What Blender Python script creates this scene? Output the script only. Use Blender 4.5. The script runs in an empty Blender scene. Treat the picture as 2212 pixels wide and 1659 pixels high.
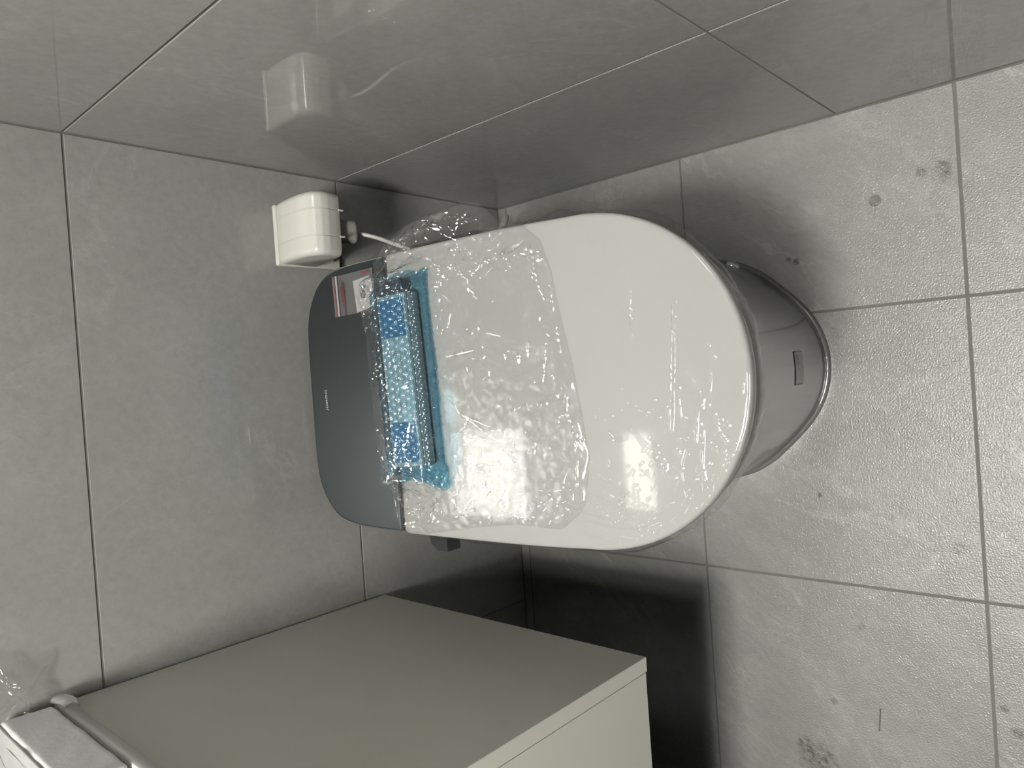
import bpy, bmesh, math, random
import numpy as np
from mathutils import Matrix, Vector

S = bpy.context.scene
COL = S.collection
random.seed(7)

# ------------------------------------------------------------------ camera
cam_d = bpy.data.cameras.new('camera')
cam_d.sensor_width = 36.0
cam_d.lens = 1583.04 / 2212.0 * 36.0
cam_d.clip_start = 0.01
cam = bpy.data.objects.new('camera', cam_d)
COL.objects.link(cam)
R = ((-0.07010381, 0.99748115, 0.01080837),
     (-0.73906519, -0.04465891, -0.67215193),
     (-0.66997619, -0.0551085, 0.74033435))
CAM = (-0.34097, -1.01079, 1.107)
cam.matrix_world = Matrix([list(R[i]) + [CAM[i]] for i in range(3)] + [[0, 0, 0, 1]])
S.camera = cam

# ------------------------------------------------------------------ world, exposure, main lamp settings
W = bpy.data.worlds.new('world'); S.world = W; W.use_nodes = True
W.node_tree.nodes['Background'].inputs[0].default_value = (0.5, 0.5, 0.5, 1)
W.node_tree.nodes['Background'].inputs[1].default_value = 0.0
S.view_settings.view_transform = 'Standard'
S.view_settings.look = 'None'
S.view_settings.gamma = 1.0
S.view_settings.use_curve_mapping = False
S.view_settings.exposure = 0.0
S.cycles.transparent_max_bounces = 32
S.cycles.max_bounces = 10
S.cycles.blur_glossy = 0.0
S.cycles.sample_clamp_indirect = 20.0
CEIL = 2.35
LAMP = (-0.76, -0.97, 0.38, 184.0)      # x, y, size, strength of the main ceiling panel
LAMP2 = (-0.46, -1.18, 0.15, 145.0)     # the small downlight beside it
ADDED_GLOW = 7.5                        # unseen glowing panel, added for the bright rectangle mirrored in the lid

# ------------------------------------------------------------------ materials
def mat(name):
    m = bpy.data.materials.new(name); m.use_nodes = True
    nt = m.node_tree
    return m, nt, nt.nodes, nt.links, nt.nodes['Principled BSDF']

def srgb(r, g, b):
    f = lambda c: (c / 255 / 12.92) if c / 255 <= 0.04045 else ((c / 255 + 0.055) / 1.055) ** 2.4
    return (f(r), f(g), f(b), 1)

PAINT = 0.48     # all paints and glazes are this much deeper, the lamp that much stronger
def simple(name, col, rough=0.5, metal=0.0, ior=1.5, coat=0.0, bump=0.0, bscale=300, mottling=0.04):
    m, nt, N, L, P = mat(name)
    tc = N.new('ShaderNodeTexCoord')
    n = N.new('ShaderNodeTexNoise'); n.inputs['Scale'].default_value = 14; n.inputs['Detail'].default_value = 4
    L.new(tc.outputs['Object'], n.inputs['Vector'])
    mr = N.new('ShaderNodeMapRange')
    mr.inputs[3].default_value = 1 - mottling; mr.inputs[4].default_value = 1 + mottling
    L.new(n.outputs['Fac'], mr.inputs[0])
    mx = N.new('ShaderNodeVectorMath'); mx.operation = 'SCALE'
    mx.inputs[0].default_value = col[:3] if metal > 0.5 else [c * PAINT for c in col[:3]]
    L.new(mr.outputs[0], mx.inputs['Scale'])
    L.new(mx.outputs[0], P.inputs['Base Color'])
    P.inputs['Roughness'].default_value = rough
    P.inputs['Metallic'].default_value = metal
    P.inputs['IOR'].default_value = ior
    P.inputs['Coat Weight'].default_value = coat
    P.inputs['Coat Roughness'].default_value = 0.04
    if bump:
        n2 = N.new('ShaderNodeTexNoise'); n2.inputs['Scale'].default_value = bscale; n2.inputs['Detail'].default_value = 3
        L.new(tc.outputs['Object'], n2.inputs['Vector'])
        b = N.new('ShaderNodeBump'); b.inputs['Strength'].default_value = bump; b.inputs['Distance'].default_value = 0.001
        L.new(n2.outputs['Fac'], b.inputs['Height']); L.new(b.outputs[0], P.inputs['Normal'])
    return m

def tile_mat(name, base, vein, rough, ior, vein_amt, bump, bscale, stretch=(1, 1, 1), spots=None):
    """stone-look porcelain: clouds, pale veins, a shift per tile, and the stains that lie on it"""
    m, nt, N, L, P = mat(name)
    g = N.new('ShaderNodeNewGeometry'); oi = N.new('ShaderNodeObjectInfo')
    sc = N.new('ShaderNodeVectorMath'); sc.operation = 'MULTIPLY'; sc.inputs[1].default_value = stretch
    L.new(g.outputs['Position'], sc.inputs[0])
    ro = N.new('ShaderNodeMapping'); ro.inputs['Rotation'].default_value = (0.5, 0.35, 0.75)
    L.new(g.outputs['Position'], ro.inputs['Vector']); L.new(ro.outputs['Vector'], sc.inputs[0])
    off = N.new('ShaderNodeVectorMath'); off.operation = 'SCALE'; off.inputs[0].default_value = (3.1, 7.7, 5.3)
    L.new(oi.outputs['Random'], off.inputs['Scale'])
    v = N.new('ShaderNodeVectorMath'); v.operation = 'ADD'
    L.new(sc.outputs[0], v.inputs[0]); L.new(off.outputs[0], v.inputs[1])
    def noise(scale, detail, rough_=0.6, dist=0.0):
        n = N.new('ShaderNodeTexNoise'); n.inputs['Scale'].default_value = scale
        n.inputs['Detail'].default_value = detail; n.inputs['Roughness'].default_value = rough_
        n.inputs['Distortion'].default_value = dist
        L.new(v.outputs[0], n.inputs['Vector']); return n.outputs['Fac']
    def math_(op, a, b=None, clamp=False):
        n = N.new('ShaderNodeMath'); n.operation = op; n.use_clamp = clamp
        for i, x in enumerate((a, b)):
            if x is None: continue
            if isinstance(x, (int, float)): n.inputs[i].default_value = x
            else: L.new(x, n.inputs[i])
        return n.outputs[0]
    def rng(x, a, b, c, d):
        n = N.new('ShaderNodeMapRange'); L.new(x, n.inputs[0])
        for i, q in enumerate((a, b, c, d)): n.inputs[i + 1].default_value = q
        return n.outputs[0]
    # thin veins: |noise-0.5| close to zero, broken up by a second noise
    v1 = math_('ABSOLUTE', math_('SUBTRACT', noise(3.1, 9, 0.6, 0.5), 0.5))
    l1 = math_('MULTIPLY', rng(v1, 0.0, 0.011, 1, 0), rng(noise(6, 3), 0.46, 0.62, 0, 1))
    v2 = math_('ABSOLUTE', math_('SUBTRACT', noise(22.0, 8, 0.72, 0.8), 0.5))
    l2 = math_('MULTIPLY', rng(v2, 0.0, 0.035, 1, 0), rng(noise(9, 5), 0.47, 0.66, 0, 0.75))
    cloud = rng(noise(13, 10, 0.74, 0.5), 0.47, 0.72, 0, 0.6)
    veins = math_('MULTIPLY', math_('ADD', math_('ADD', l1, l2), cloud, True), vein_amt, True)
    fine = rng(noise(90, 4, 0.7), 0.3, 0.7, 0.93, 1.07)
    big = rng(noise(2.2, 4), 0.3, 0.7, 0.94, 1.06)
    tone = math_('MULTIPLY', fine, big)
    mix = N.new('ShaderNodeMix'); mix.data_type = 'RGBA'
    mix.inputs['A'].default_value = base; mix.inputs['B'].default_value = vein
    mix.inputs['A'].default_value = [c * PAINT for c in base[:3]] + [1]; mix.inputs['B'].default_value = [c * PAINT for c in vein[:3]] + [1]
    L.new(veins, mix.inputs['Factor'])
    c = N.new('ShaderNodeVectorMath'); c.operation = 'SCALE'
    L.new(mix.outputs['Result'], c.inputs[0]); L.new(tone, c.inputs['Scale'])
    out = c.outputs[0]
    nz = noise(160, 5, 0.75)
    nw = noise(45, 4, 0.7)
    for (sx, sy, r, strength, soft, colr) in (spots or []):
        d = N.new('ShaderNodeVectorMath'); d.operation = 'DISTANCE'
        d.inputs[1].default_value = (sx, sy, 0)
        L.new(g.outputs['Position'], d.inputs[0])
        dd = math_('ADD', d.outputs['Value'], math_('MULTIPLY', math_('SUBTRACT', nw, 0.5), r * soft * 2.4))
        k = rng(dd, r * (1 - 0.6 * soft - 0.06), r, 1, 0)
        k = math_('MULTIPLY', k, rng(nz, 0.5 - 0.3 * (1.1 - soft), 0.62, 0.25 if soft < 0.3 else 0.0, 1.0))
        k = math_('MULTIPLY', k, strength, True)
        mm = N.new('ShaderNodeMix'); mm.data_type = 'RGBA'; mm.inputs['B'].default_value = [c * PAINT for c in colr[:3]] + [1]
        L.new(k, mm.inputs['Factor']); L.new(out, mm.inputs['A']); out = mm.outputs['Result']
    L.new(out, P.inputs['Base Color'])
    P.inputs['IOR'].default_value = ior
    P.inputs['Roughness'].default_value = rough
    if bump:
        n2 = N.new('ShaderNodeTexNoise'); n2.inputs['Scale'].default_value = bscale; n2.inputs['Detail'].default_value = 2
        L.new(g.outputs['Position'], n2.inputs['Vector'])
        b = N.new('ShaderNodeBump'); b.inputs['Strength'].default_value = bump; b.inputs['Distance'].default_value = 0.0009
        L.new(n2.outputs['Fac'], b.inputs['Height']); L.new(b.outputs[0], P.inputs['Normal'])
    return m

def film_mat(name, tint, refl=1.8, rough=0.03, haze=0.0, edge=None):
    """thin clear plastic: straight-through transmission plus a mirror-like surface"""
    m = bpy.data.materials.new(name); m.use_nodes = True
    nt = m.node_tree; N, L = nt.nodes, nt.links
    N.clear()
    out = N.new('ShaderNodeOutputMaterial')
    tr = N.new('ShaderNodeBsdfTransparent'); tr.inputs[0].default_value = tint
    if edge:      # a longer way through the coloured film where it is seen edge-on
        lw_ = N.new('ShaderNodeLayerWeight'); lw_.inputs['Blend'].default_value = 0.42
        mc = N.new('ShaderNodeMix'); mc.data_type = 'RGBA'; mc.inputs['A'].default_value = tint; mc.inputs['B'].default_value = edge
        L.new(lw_.outputs['Facing'], mc.inputs['Factor']); L.new(mc.outputs['Result'], tr.inputs[0])
    gl = N.new('ShaderNodeBsdfGlossy'); gl.inputs['Roughness'].default_value = rough
    gl.inputs['Color'].default_value = (1, 1, 1, 1)
    df = N.new('ShaderNodeBsdfDiffuse'); df.inputs[0].default_value = (0.8, 0.8, 0.8, 1)
    fr = N.new('ShaderNodeFresnel'); fr.inputs['IOR'].default_value = 1.5
    # a film's back face must reflect like its front face
    geo = N.new('ShaderNodeNewGeometry')
    mi = N.new('ShaderNodeMix'); mi.data_type = 'FLOAT'
    mi.inputs['A'].default_value = 1.5; mi.inputs['B'].default_value = 1 / 1.5
    L.new(geo.outputs['Backfacing'], mi.inputs['Factor']); L.new(mi.outputs['Result'], fr.inputs['IOR'])
    mu = N.new('ShaderNodeMath'); mu.operation = 'MULTIPLY'; mu.use_clamp = True; mu.inputs[1].default_value = refl
    L.new(fr.outputs[0], mu.inputs[0])
    a = N.new('ShaderNodeMixShader'); a.inputs[0].default_value = haze
    L.new(tr.outputs[0], a.inputs[1]); L.new(df.outputs[0], a.inputs[2])
    b = N.new('ShaderNodeMixShader')
    L.new(mu.outputs[0], b.inputs[0]); L.new(a.outputs[0], b.inputs[1]); L.new(gl.outputs[0], b.inputs[2])
    L.new(b.outputs[0], out.inputs['Surface'])
    return m

def emit_mat(name, col, strength):
    m = bpy.data.materials.new(name); m.use_nodes = True
    N, L = m.node_tree.nodes, m.node_tree.links
    N.clear()
    o = N.new('ShaderNodeOutputMaterial'); e = N.new('ShaderNodeEmission')
    e.inputs[0].default_value = col; e.inputs[1].default_value = strength
    L.new(e.outputs[0], o.inputs[0])
    return m

DIRT = srgb(62, 58, 50)
BLACK = srgb(22, 22, 20)
SPOTS = [  # x, y, radius, strength, raggedness, colour
    (-0.1327, -0.7101, 0.0088, 0.75, 0.10, srgb(70, 68, 60)),
    (-0.108, -0.795, 0.013, 0.75, 0.55, DIRT),
    (-0.117, -0.797, 0.012, 0.45, 0.7, DIRT),
    (-0.1076, -0.7694, 0.008, 0.6, 0.6, BLACK),
    (-0.2006, -0.5962, 0.006, 0.9, 0.4, BLACK),
    (-0.196, -0.585, 0.005, 0.8, 0.5, BLACK),
    (-0.955, -0.5816, 0.034, 0.75, 0.75, srgb(58, 52, 38)),
    (-0.935, -0.565, 0.014, 0.6, 0.7, BLACK),
    (-0.8444, -0.8389, 0.009, 0.9, 0.5, BLACK),
    (-0.815, -0.826, 0.008, 0.6, 0.6, BLACK),
    (-0.6138, -0.7855, 0.011, 0.6, 0.6, DIRT),
    (-0.548, -0.785, 0.006, 0.5, 0.6, DIRT),
    (-0.74, -0.655, 0.007, 0.5, 0.6, DIRT),
    (-0.55, -0.608, 0.005, 0.8, 0.5, BLACK),
    (-0.86, -0.61, 0.006, 0.5, 0.6, BLACK),
]
M = {}
M['wall_tile_lit'] = tile_mat('wall_tile_lit', (0.39, 0.391, 0.372, 1), (0.48, 0.481, 0.464, 1), 0.012, 1.53, 0.5, 0.0, 400, (1, 1, 1.0))  # same tile as the back wall, lightened in place of light falling there
M['wall_tile'] = tile_mat('wall_tile', (0.365, 0.366, 0.348, 1), (0.46, 0.461, 0.444, 1), 0.012, 1.53, 0.5, 0.0, 400, (1, 1, 1.0))
M['floor_tile'] = tile_mat('floor_tile', (0.295, 0.296, 0.281, 1), (0.46, 0.461, 0.445, 1), 0.30, 1.5, 0.68, 0.9, 430, (1.5, 0.62, 1), SPOTS)
M['grout'] = simple('grout', (0.185, 0.185, 0.175), 0.85, bump=0.3)
M['plaster'] = simple('plaster', (0.10, 0.10, 0.097), 0.9)
M['low_bounce_paint'] = simple('low_bounce_paint', (0.04, 0.04, 0.038), 0.8)  # unseen front wall, darkened so less light bounces into the shadows
M['ceiling'] = simple('ceiling_paint', (0.10, 0.10, 0.098), 0.9)
M['lid'] = simple('white_plastic', (0.485, 0.49, 0.475), 0.03, ior=1.42, mottling=0.01)
M['ceramic'] = simple('ceramic', (0.17, 0.17, 0.165), 0.2, coat=0.25, mottling=0.01)
M['seal'] = simple('sealant', (0.16, 0.16, 0.155), 0.15, bump=0.4, bscale=120)
M['cover'] = simple('dark_cover', (0.082, 0.093, 0.098), 0.33, metal=0.95, mottling=0.015)
M['rim'] = simple('cover_rim', (0.5, 0.52, 0.53), 0.25, metal=0.9)
M['dark'] = simple('dark_plastic', (0.02, 0.023, 0.025), 0.35)
M['chrome'] = simple('chrome', (0.8, 0.8, 0.8), 0.08, metal=1.0)
M['print_white'] = simple('print_white', (0.62, 0.63, 0.62), 0.5)
M['outlet'] = simple('outlet_plastic', (0.72, 0.71, 0.655), 0.22, mottling=0.015)
M['cable'] = simple('cable_plastic', (0.50, 0.49, 0.46), 0.4)
M['cab'] = simple('cabinet_lacquer', (0.96, 0.95, 0.855), 0.38, mottling=0.02)
M['underside'] = simple('darkened_underside', (0.05, 0.045, 0.04), 0.8)  # underside darkened to deepen the shadow below the cabinet
M['slab'] = simple('counter_stone', (0.9, 0.9, 0.88), 0.3)
M['foam'] = simple('foam', (1.65, 1.65, 1.66), 0.6, bump=0.35, bscale=160)
M['tape'] = simple('tape', (0.66, 0.66, 0.65), 0.18)
M['film'] = film_mat('bag_film', (0.978, 0.978, 0.976, 1), 0.95, 0.13, 0.006)
M['lid_film'] = film_mat('lid_film', (0.99, 0.99, 0.99, 1), 0.85, 0.08, 0.0)
M['wrap'] = film_mat('bubble_film', (0.70, 0.885, 0.95, 1), 1.35, 0.20, 0.004, (0.13, 0.46, 0.63, 1))
M['zip'] = film_mat('zip_film', (0.9, 0.9, 0.9, 1), 1.6, 0.08, 0.07)
M['remote'] = simple('remote_plastic', (0.48, 0.50, 0.50), 0.3)
M['remote_shaded'] = simple('remote_shaded', (0.34, 0.35, 0.36), 0.35)  # remote plastic with the shade on its sides put into the colour
M['blue'] = simple('blue_tape', (0.002, 0.17, 0.32), 0.35)
M['navy'] = simple('navy_wrap', (0.03, 0.032, 0.06), 0.3)
M['card'] = simple('card', (0.46, 0.46, 0.44), 0.5, mottling=0.02)
M['card2'] = simple('card_gloss', (0.5, 0.5, 0.485), 0.25, mottling=0.01)
M['ink'] = simple('ink', (0.015, 0.016, 0.016), 0.5)
M['red'] = simple('red_print', (0.30, 0.015, 0.03), 0.5)
M['red_dim'] = simple('red_dim', (0.14, 0.02, 0.035), 0.6)
M['zip_white'] = simple('zip_white', (0.40, 0.40, 0.42), 0.4)
M['zip_red'] = simple('zip_red', (0.24, 0.11, 0.11), 0.4)
M['label'] = simple('label_paper', (0.45, 0.46, 0.45), 0.35)
M['green'] = simple('label_green', (0.05, 0.065, 0.04), 0.4)
M['stick'] = simple('plastic_sliver', (0.12, 0.12, 0.11), 0.5)
M['lamp'] = emit_mat('lamp_diffuser', (1.0, 0.985, 0.92, 1), LAMP[3])
M['lamp2'] = emit_mat('downlight_diffuser', (1.0, 0.985, 0.92, 1), LAMP2[3])
M['added_glow'] = emit_mat('added_glow_emitter', (1.0, 1.0, 0.9, 1), ADDED_GLOW)
M['alu'] = simple('white_frame', (0.7, 0.7, 0.7), 0.4)

# ------------------------------------------------------------------ object helpers
def wloc(o):
    v = Vector((0, 0, 0))
    while o:
        v += o.location; o = o.parent
    return v

def obj(name, verts, faces, m, parent=None, smooth=None):
    me = bpy.data.meshes.new(name)
    off = wloc(parent) if parent else Vector((0, 0, 0))
    va = np.asarray(verts, dtype=float) - np.array(off)
    me.from_pydata(va.tolist(), [], [list(map(int, f)) for f in faces])
    me.update()
    bm = bmesh.new(); bm.from_mesh(me); bmesh.ops.recalc_face_normals(bm, faces=bm.faces); bm.to_mesh(me); bm.free()
    me.materials.append(m)
    if smooth is not None:
        me.shade_smooth()
        me.set_sharp_from_angle(angle=math.radians(smooth))
    o = bpy.data.objects.new(name, me); COL.objects.link(o)
    if parent: o.parent = parent
    return o

def tag(o, label=None, cat=None, group=None, kind=None):
    if label: o['label'] = label
    if cat: o['category'] = cat
    if group: o['group'] = group
    if kind: o['kind'] = kind
    return o

def empty(name, loc, label, cat):
    o = bpy.data.objects.new(name, None); COL.objects.link(o)
    o.location = loc; o.empty_display_size = 0.05
    return tag(o, label, cat)

def box_data(x0, x1, y0, y1, z0, z1, bev=0.0, seg=1):
    bm = bmesh.new()
    bmesh.ops.create_cube(bm, size=1.0)
    for v in bm.verts:
        v.co = Vector((x0 + (v.co.x + .5) * (x1 - x0), y0 + (v.co.y + .5) * (y1 - y0), z0 + (v.co.z + .5) * (z1 - z0)))
    if bev: bmesh.ops.bevel(bm, geom=bm.edges[:], offset=bev, segments=seg, profile=0.5, affect='EDGES')
    bm.verts.index_update()
    vs = [tuple(v.co) for v in bm.verts]; fs = [[v.index for v in f.verts] for f in bm.faces]
    bm.free(); return vs, fs

def join(*parts):
    V, F = [], []
    for vs, fs in parts:
        o = len(V); V += [tuple(v) for v in vs]; F += [[i + o for i in f] for f in fs]
    return V, F

def box(name, b, m, parent=None, bev=0.0, seg=1):
    vs, fs = box_data(*b, bev, seg)
    return obj(name, vs, fs, m, parent, 35 if seg > 1 else None)

def rot_pts(vs, c, ang):
    ca, sa = math.cos(ang), math.sin(ang)
    return [(c[0] + (x - c[0]) * ca - (y - c[1]) * sa, c[1] + (x - c[0]) * sa + (y - c[1]) * ca, z) for x, y, z in vs]

def tube(path, r, n=10, sub=8):
    P = [Vector(p) for p in path]
    pts = []
    for i in range(len(P) - 1):
        p0, p1, p2, p3 = P[max(i - 1, 0)], P[i], P[i + 1], P[min(i + 2, len(P) - 1)]
        for k in range(sub):
            t = k / sub
            pts.append(0.5 * ((2 * p1) + (p2 - p0) * t + (2 * p0 - 5 * p1 + 4 * p2 - p3) * t * t + (3 * p1 - p0 - 3 * p2 + p3) * t ** 3))
    pts.append(P[-1])
    V, F = [], []
    up = Vector((0.3, 0.2, 1)).normalized()
    for i, p in enumerate(pts):
        t = (pts[min(i + 1, len(pts) - 1)] - pts[max(i - 1, 0)]).normalized()
        a = t.cross(up).normalized(); b = a.cross(t); up = b
        for k in range(n):
            th = 2 * math.pi * k / n
            V.append(tuple(p + r * (math.cos(th) * a + math.sin(th) * b)))
    for i in range(len(pts) - 1):
        for k in range(n):
            F.append([i * n + k, i * n + (k + 1) % n, (i + 1) * n + (k + 1) % n, (i + 1) * n + k])
    F.append(list(range(n))); F.append([(len(pts) - 1) * n + k for k in range(n)])
    return V, F

def resample(half, n, cx=0.0):
    """half outline (h,y) from rear centre to front centre -> closed outline of 2n points, mirrored about x=cx"""
    P = np.array(half, float)
    dense = []
    for i in range(len(P) - 1):
        p0, p1, p2, p3 = P[max(i - 1, 0)], P[i], P[i + 1], P[min(i + 2, len(P) - 1)]
        if i == 0: p0 = p1 * [-1, 1] if False else 2 * p1 - p2
        if np.linalg.norm(p2 - p1) > 0.08 or i == 0:
            for t in np.linspace(0, 1, 24, endpoint=False): dense.append(p1 + (p2 - p1) * t)
            continue
        for t in np.linspace(0, 1, 16, endpoint=False):
            m1 = (p2 - p0) / max(np.linalg.norm(p2 - p0), 1e-9) * np.linalg.norm(p2 - p1)
            m2 = (p3 - p1) / max(np.linalg.norm(p3 - p1), 1e-9) * np.linalg.norm(p2 - p1)
            h = t * t * (3 - 2 * t)
            dense.append((2 * t**3 - 3 * t**2 + 1) * p1 + (t**3 - 2 * t**2 + t) * m1 + (-2 * t**3 + 3 * t**2) * p2 + (t**3 - t**2) * m2)
    dense.append(P[-1]); D = np.array(dense)
    s = np.concatenate([[0], np.cumsum(np.linalg.norm(np.diff(D, axis=0), axis=1))])
    q = np.linspace(0, s[-1], n + 1)
    H = np.stack([np.interp(q, s, D[:, 0]), np.interp(q, s, D[:, 1])], 1)
    right = H.copy(); left = H[1:-1][::-1] * [-1, 1]
    out = np.concatenate([right, left]); out[:, 0] += cx
    return out

def inset(out, d):
    t = np.roll(out, -1, 0) - np.roll(out, 1, 0)
    t /= np.maximum(np.linalg.norm(t, axis=1), 1e-9)[:, None]
    nrm = np.stack([t[:, 1], -t[:, 0]], 1)
    c = out.mean(0)
    if ((out - c) * nrm).sum() < 0: nrm = -nrm
    return out - nrm * d

def loft(rings, cap0=True, cap1=True):
    n = len(rings[0]); V = np.concatenate(rings); F = []
    for i in range(len(rings) - 1):
        for k in range(n):
            F.append([i * n + k, i * n + (k + 1) % n, (i + 1) * n + (k + 1) % n, (i + 1) * n + k])
    if cap0: F.append(list(range(n))[::-1])
    if cap1: F.append([(len(rings) - 1) * n + k for k in range(n)])
    return V.tolist(), F

# 2-D gradient noise in numpy for the creases of films
def perlin(x, y, seed=0):
    rs = np.random.RandomState(seed); perm = rs.permutation(512)
    ang = rs.rand(512) * 2 * np.pi
    xi, yi = np.floor(x).astype(int), np.floor(y).astype(int)
    xf, yf = x - xi, y - yi
    def g(ix, iy, dx, dy):
        h = perm[(perm[(ix) % 512] + iy) % 512]
        return np.cos(ang[h]) * dx + np.sin(ang[h]) * dy
    u = xf**3 * (xf * (xf * 6 - 15) + 10); v = yf**3 * (yf * (yf * 6 - 15) + 10)
    a = g(xi, yi, xf, yf) * (1 - u) + g(xi + 1, yi, xf - 1, yf) * u
    b = g(xi, yi + 1, xf, yf - 1) * (1 - u) + g(xi + 1, yi + 1, xf - 1, yf - 1) * u
    return (a * (1 - v) + b * v) * 1.5

def creases(x, y, f, w, seed, ang=0.0, stretch=1.0):
    """narrow ridges (width w in noise units) along the zero lines of a noise, elongated along ang"""
    ca, sa = math.cos(ang), math.sin(ang)
    u = (x * ca + y * sa) / stretch; v = -x * sa + y * ca
    n = perlin(u * f + 31.7, v * f + 11.3, seed)
    m = np.clip(perlin(x * f * 0.6 + 5.1, y * f * 0.6 + 9.2, seed + 50) * 2.2 + 0.25, 0, 1)
    return np.exp(-np.abs(n) / w) * m

BAG_FOLDS = [([(-0.3453, -0.2832), (-0.3425, -0.3001), (-0.3525, -0.3113), (-0.3581, -0.3196)], 0.0060, 0.0050),
    ([(-0.3917, -0.2813), (-0.4141, -0.2749), (-0.4233, -0.2664), (-0.4379, -0.2725), (-0.456, -0.2792), (-0.4819, -0.3006), (-0.5172, -0.3213)], 0.0040, 0.0026),
    ([(-0.3971, -0.3398), (-0.417, -0.3182), (-0.4331, -0.3151)], 0.0030, 0.0018),
    ([(-0.4721, -0.3013), (-0.4807, -0.3143), (-0.4883, -0.3039), (-0.5005, -0.3027)], 0.0025, 0.0016),
    ([(-0.4573, -0.4852), (-0.484, -0.4753), (-0.5057, -0.4644)], 0.0025, 0.0018),
    ([(-0.4121, -0.5014), (-0.4428, -0.502), (-0.4698, -0.4998)], 0.0020, 0.0015),
    ([(-0.4317, -0.3953), (-0.4457, -0.4126), (-0.4548, -0.4306)], 0.0020, 0.0015),
    ([(-0.3028, -0.4444), (-0.3203, -0.4436)], 0.0025, 0.0016),
    ([(-0.3141, -0.4695), (-0.337, -0.4649), (-0.354, -0.4595)], 0.0025, 0.0017),
    ([(-0.3058, -0.3561), (-0.3105, -0.3164)], 0.0030, 0.0022),
    ([(-0.2864, -0.3852), (-0.2914, -0.403)], 0.0025, 0.0016),
    ([(-0.3684, -0.4944), (-0.3827, -0.492), (-0.3944, -0.4948), (-0.4072, -0.4982)], 0.0025, 0.0017),
    ([(-0.3704, -0.3201), (-0.3843, -0.3299), (-0.4021, -0.3765)], 0.0030, 0.0018),
    ([(-0.3913, -0.3422), (-0.415, -0.3779), (-0.4248, -0.4061)], 0.0020, 0.0016),
    ([(-0.1469, -0.2165), (-0.1347, -0.244)], 0.0040, 0.0020),
    ([(-0.1324, -0.2856), (-0.1325, -0.3023), (-0.1427, -0.3161)], 0.0040, 0.0020),
    ([(-0.1333, -0.2872), (-0.1445, -0.3028), (-0.147, -0.31)], 0.0035, 0.0018),
    ([(-0.1603, -0.2477), (-0.1793, -0.2864)], 0.0040, 0.0030),
    ([(-0.1931, -0.2678), (-0.1801, -0.2979), (-0.1867, -0.3063)], 0.0040, 0.0018),
    ([(-0.1952, -0.2593), (-0.1994, -0.2971), (-0.2048, -0.2755)], 0.0035, 0.0018),
    ([(-0.1889, -0.3038), (-0.1943, -0.3164), (-0.1937, -0.3364)], 0.0030, 0.0016),
    ([(-0.1798, -0.3922), (-0.1673, -0.4171)], 0.0030, 0.0017),
    ([(-0.1946, -0.4245), (-0.183, -0.451)], 0.0030, 0.0017),
    ([(-0.178, -0.4147), (-0.1904, -0.4086)], 0.0025, 0.0015),
    ([(-0.1882, -0.4565), (-0.2158, -0.4601), (-0.2369, -0.4636), (-0.2573, -0.4724)], 0.0030, 0.0018),
    ([(-0.1996, -0.341), (-0.2236, -0.3627)], 0.0025, 0.0017),
    ([(-0.1976, -0.3898), (-0.2121, -0.3638)], 0.0025, 0.0020),
    ([(-0.3688, -0.3056), (-0.388, -0.2889)], 0.0030, 0.0016),
    ([(-0.3866, -0.2416), (-0.3841, -0.2678)], 0.0025, 0.0014),
    ([(-0.4112, -0.2547), (-0.4449, -0.2461), (-0.4521, -0.2488)], 0.0035, 0.0022),
    ([(-0.4521, -0.2488), (-0.4385, -0.264)], 0.0030, 0.0014),
    ([(-0.2364, -0.2941), (-0.2492, -0.3133), (-0.2549, -0.3005), (-0.2467, -0.2914)], 0.0030, 0.0016),
    ([(-0.4414, -0.3307), (-0.4532, -0.3374), (-0.4498, -0.3607)], 0.0025, 0.0024),
    ([(-0.4561, -0.3371), (-0.4584, -0.3637)], 0.0025, 0.0024),
    ([(-0.5128, -0.2263), (-0.5247, -0.2384)], 0.0030, 0.0020),
    ([(-0.5194, -0.2211), (-0.5006, -0.2794)], 0.0025, 0.0016),
    ([(-0.5076, -0.3225), (-0.5204, -0.3093)], 0.0020, 0.0015),
    ([(-0.4808, -0.3931), (-0.4986, -0.3806)], 0.0020, 0.0015),
    ([(-0.4703, -0.3646), (-0.4907, -0.3642)], 0.0020, 0.0014),
    ([(-0.4947, -0.3417), (-0.5068, -0.3367)], 0.0020, 0.0014),
    ([(-0.2326, -0.3187), (-0.2424, -0.3258)], 0.0025, 0.0016),
    ([(-0.2291, -0.3612), (-0.2448, -0.3712)], 0.0020, 0.0014),
    ([(-0.2179, -0.3848), (-0.2082, -0.3967)], 0.0024, 0.0016),
    ([(-0.1871, -0.2086), (-0.16, -0.2188), (-0.1477, -0.24)], 0.0030, 0.0020),
    ([(-0.1535, -0.3243), (-0.1662, -0.3469), (-0.1811, -0.3494)], 0.0030, 0.0017),
    ([(-0.1376, -0.365), (-0.1637, -0.3664)], 0.0030, 0.0018),
    ([(-0.2418, -0.4813), (-0.2795, -0.4846), (-0.3226, -0.4899)], 0.0020, 0.0014),
    ([(-0.3899, -0.4083), (-0.3738, -0.4342), (-0.3934, -0.4427)], 0.0020, 0.0013),
    ([(-0.4115, -0.2974), (-0.4088, -0.3338), (-0.4207, -0.3783)], 0.0020, 0.0014),
    ([(-0.2633, -0.2662), (-0.2586, -0.2794)], 0.0030, 0.0016),
    ([(-0.2979, -0.2452), (-0.3081, -0.259), (-0.3235, -0.2626)], 0.0030, 0.0015),
    ]
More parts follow.
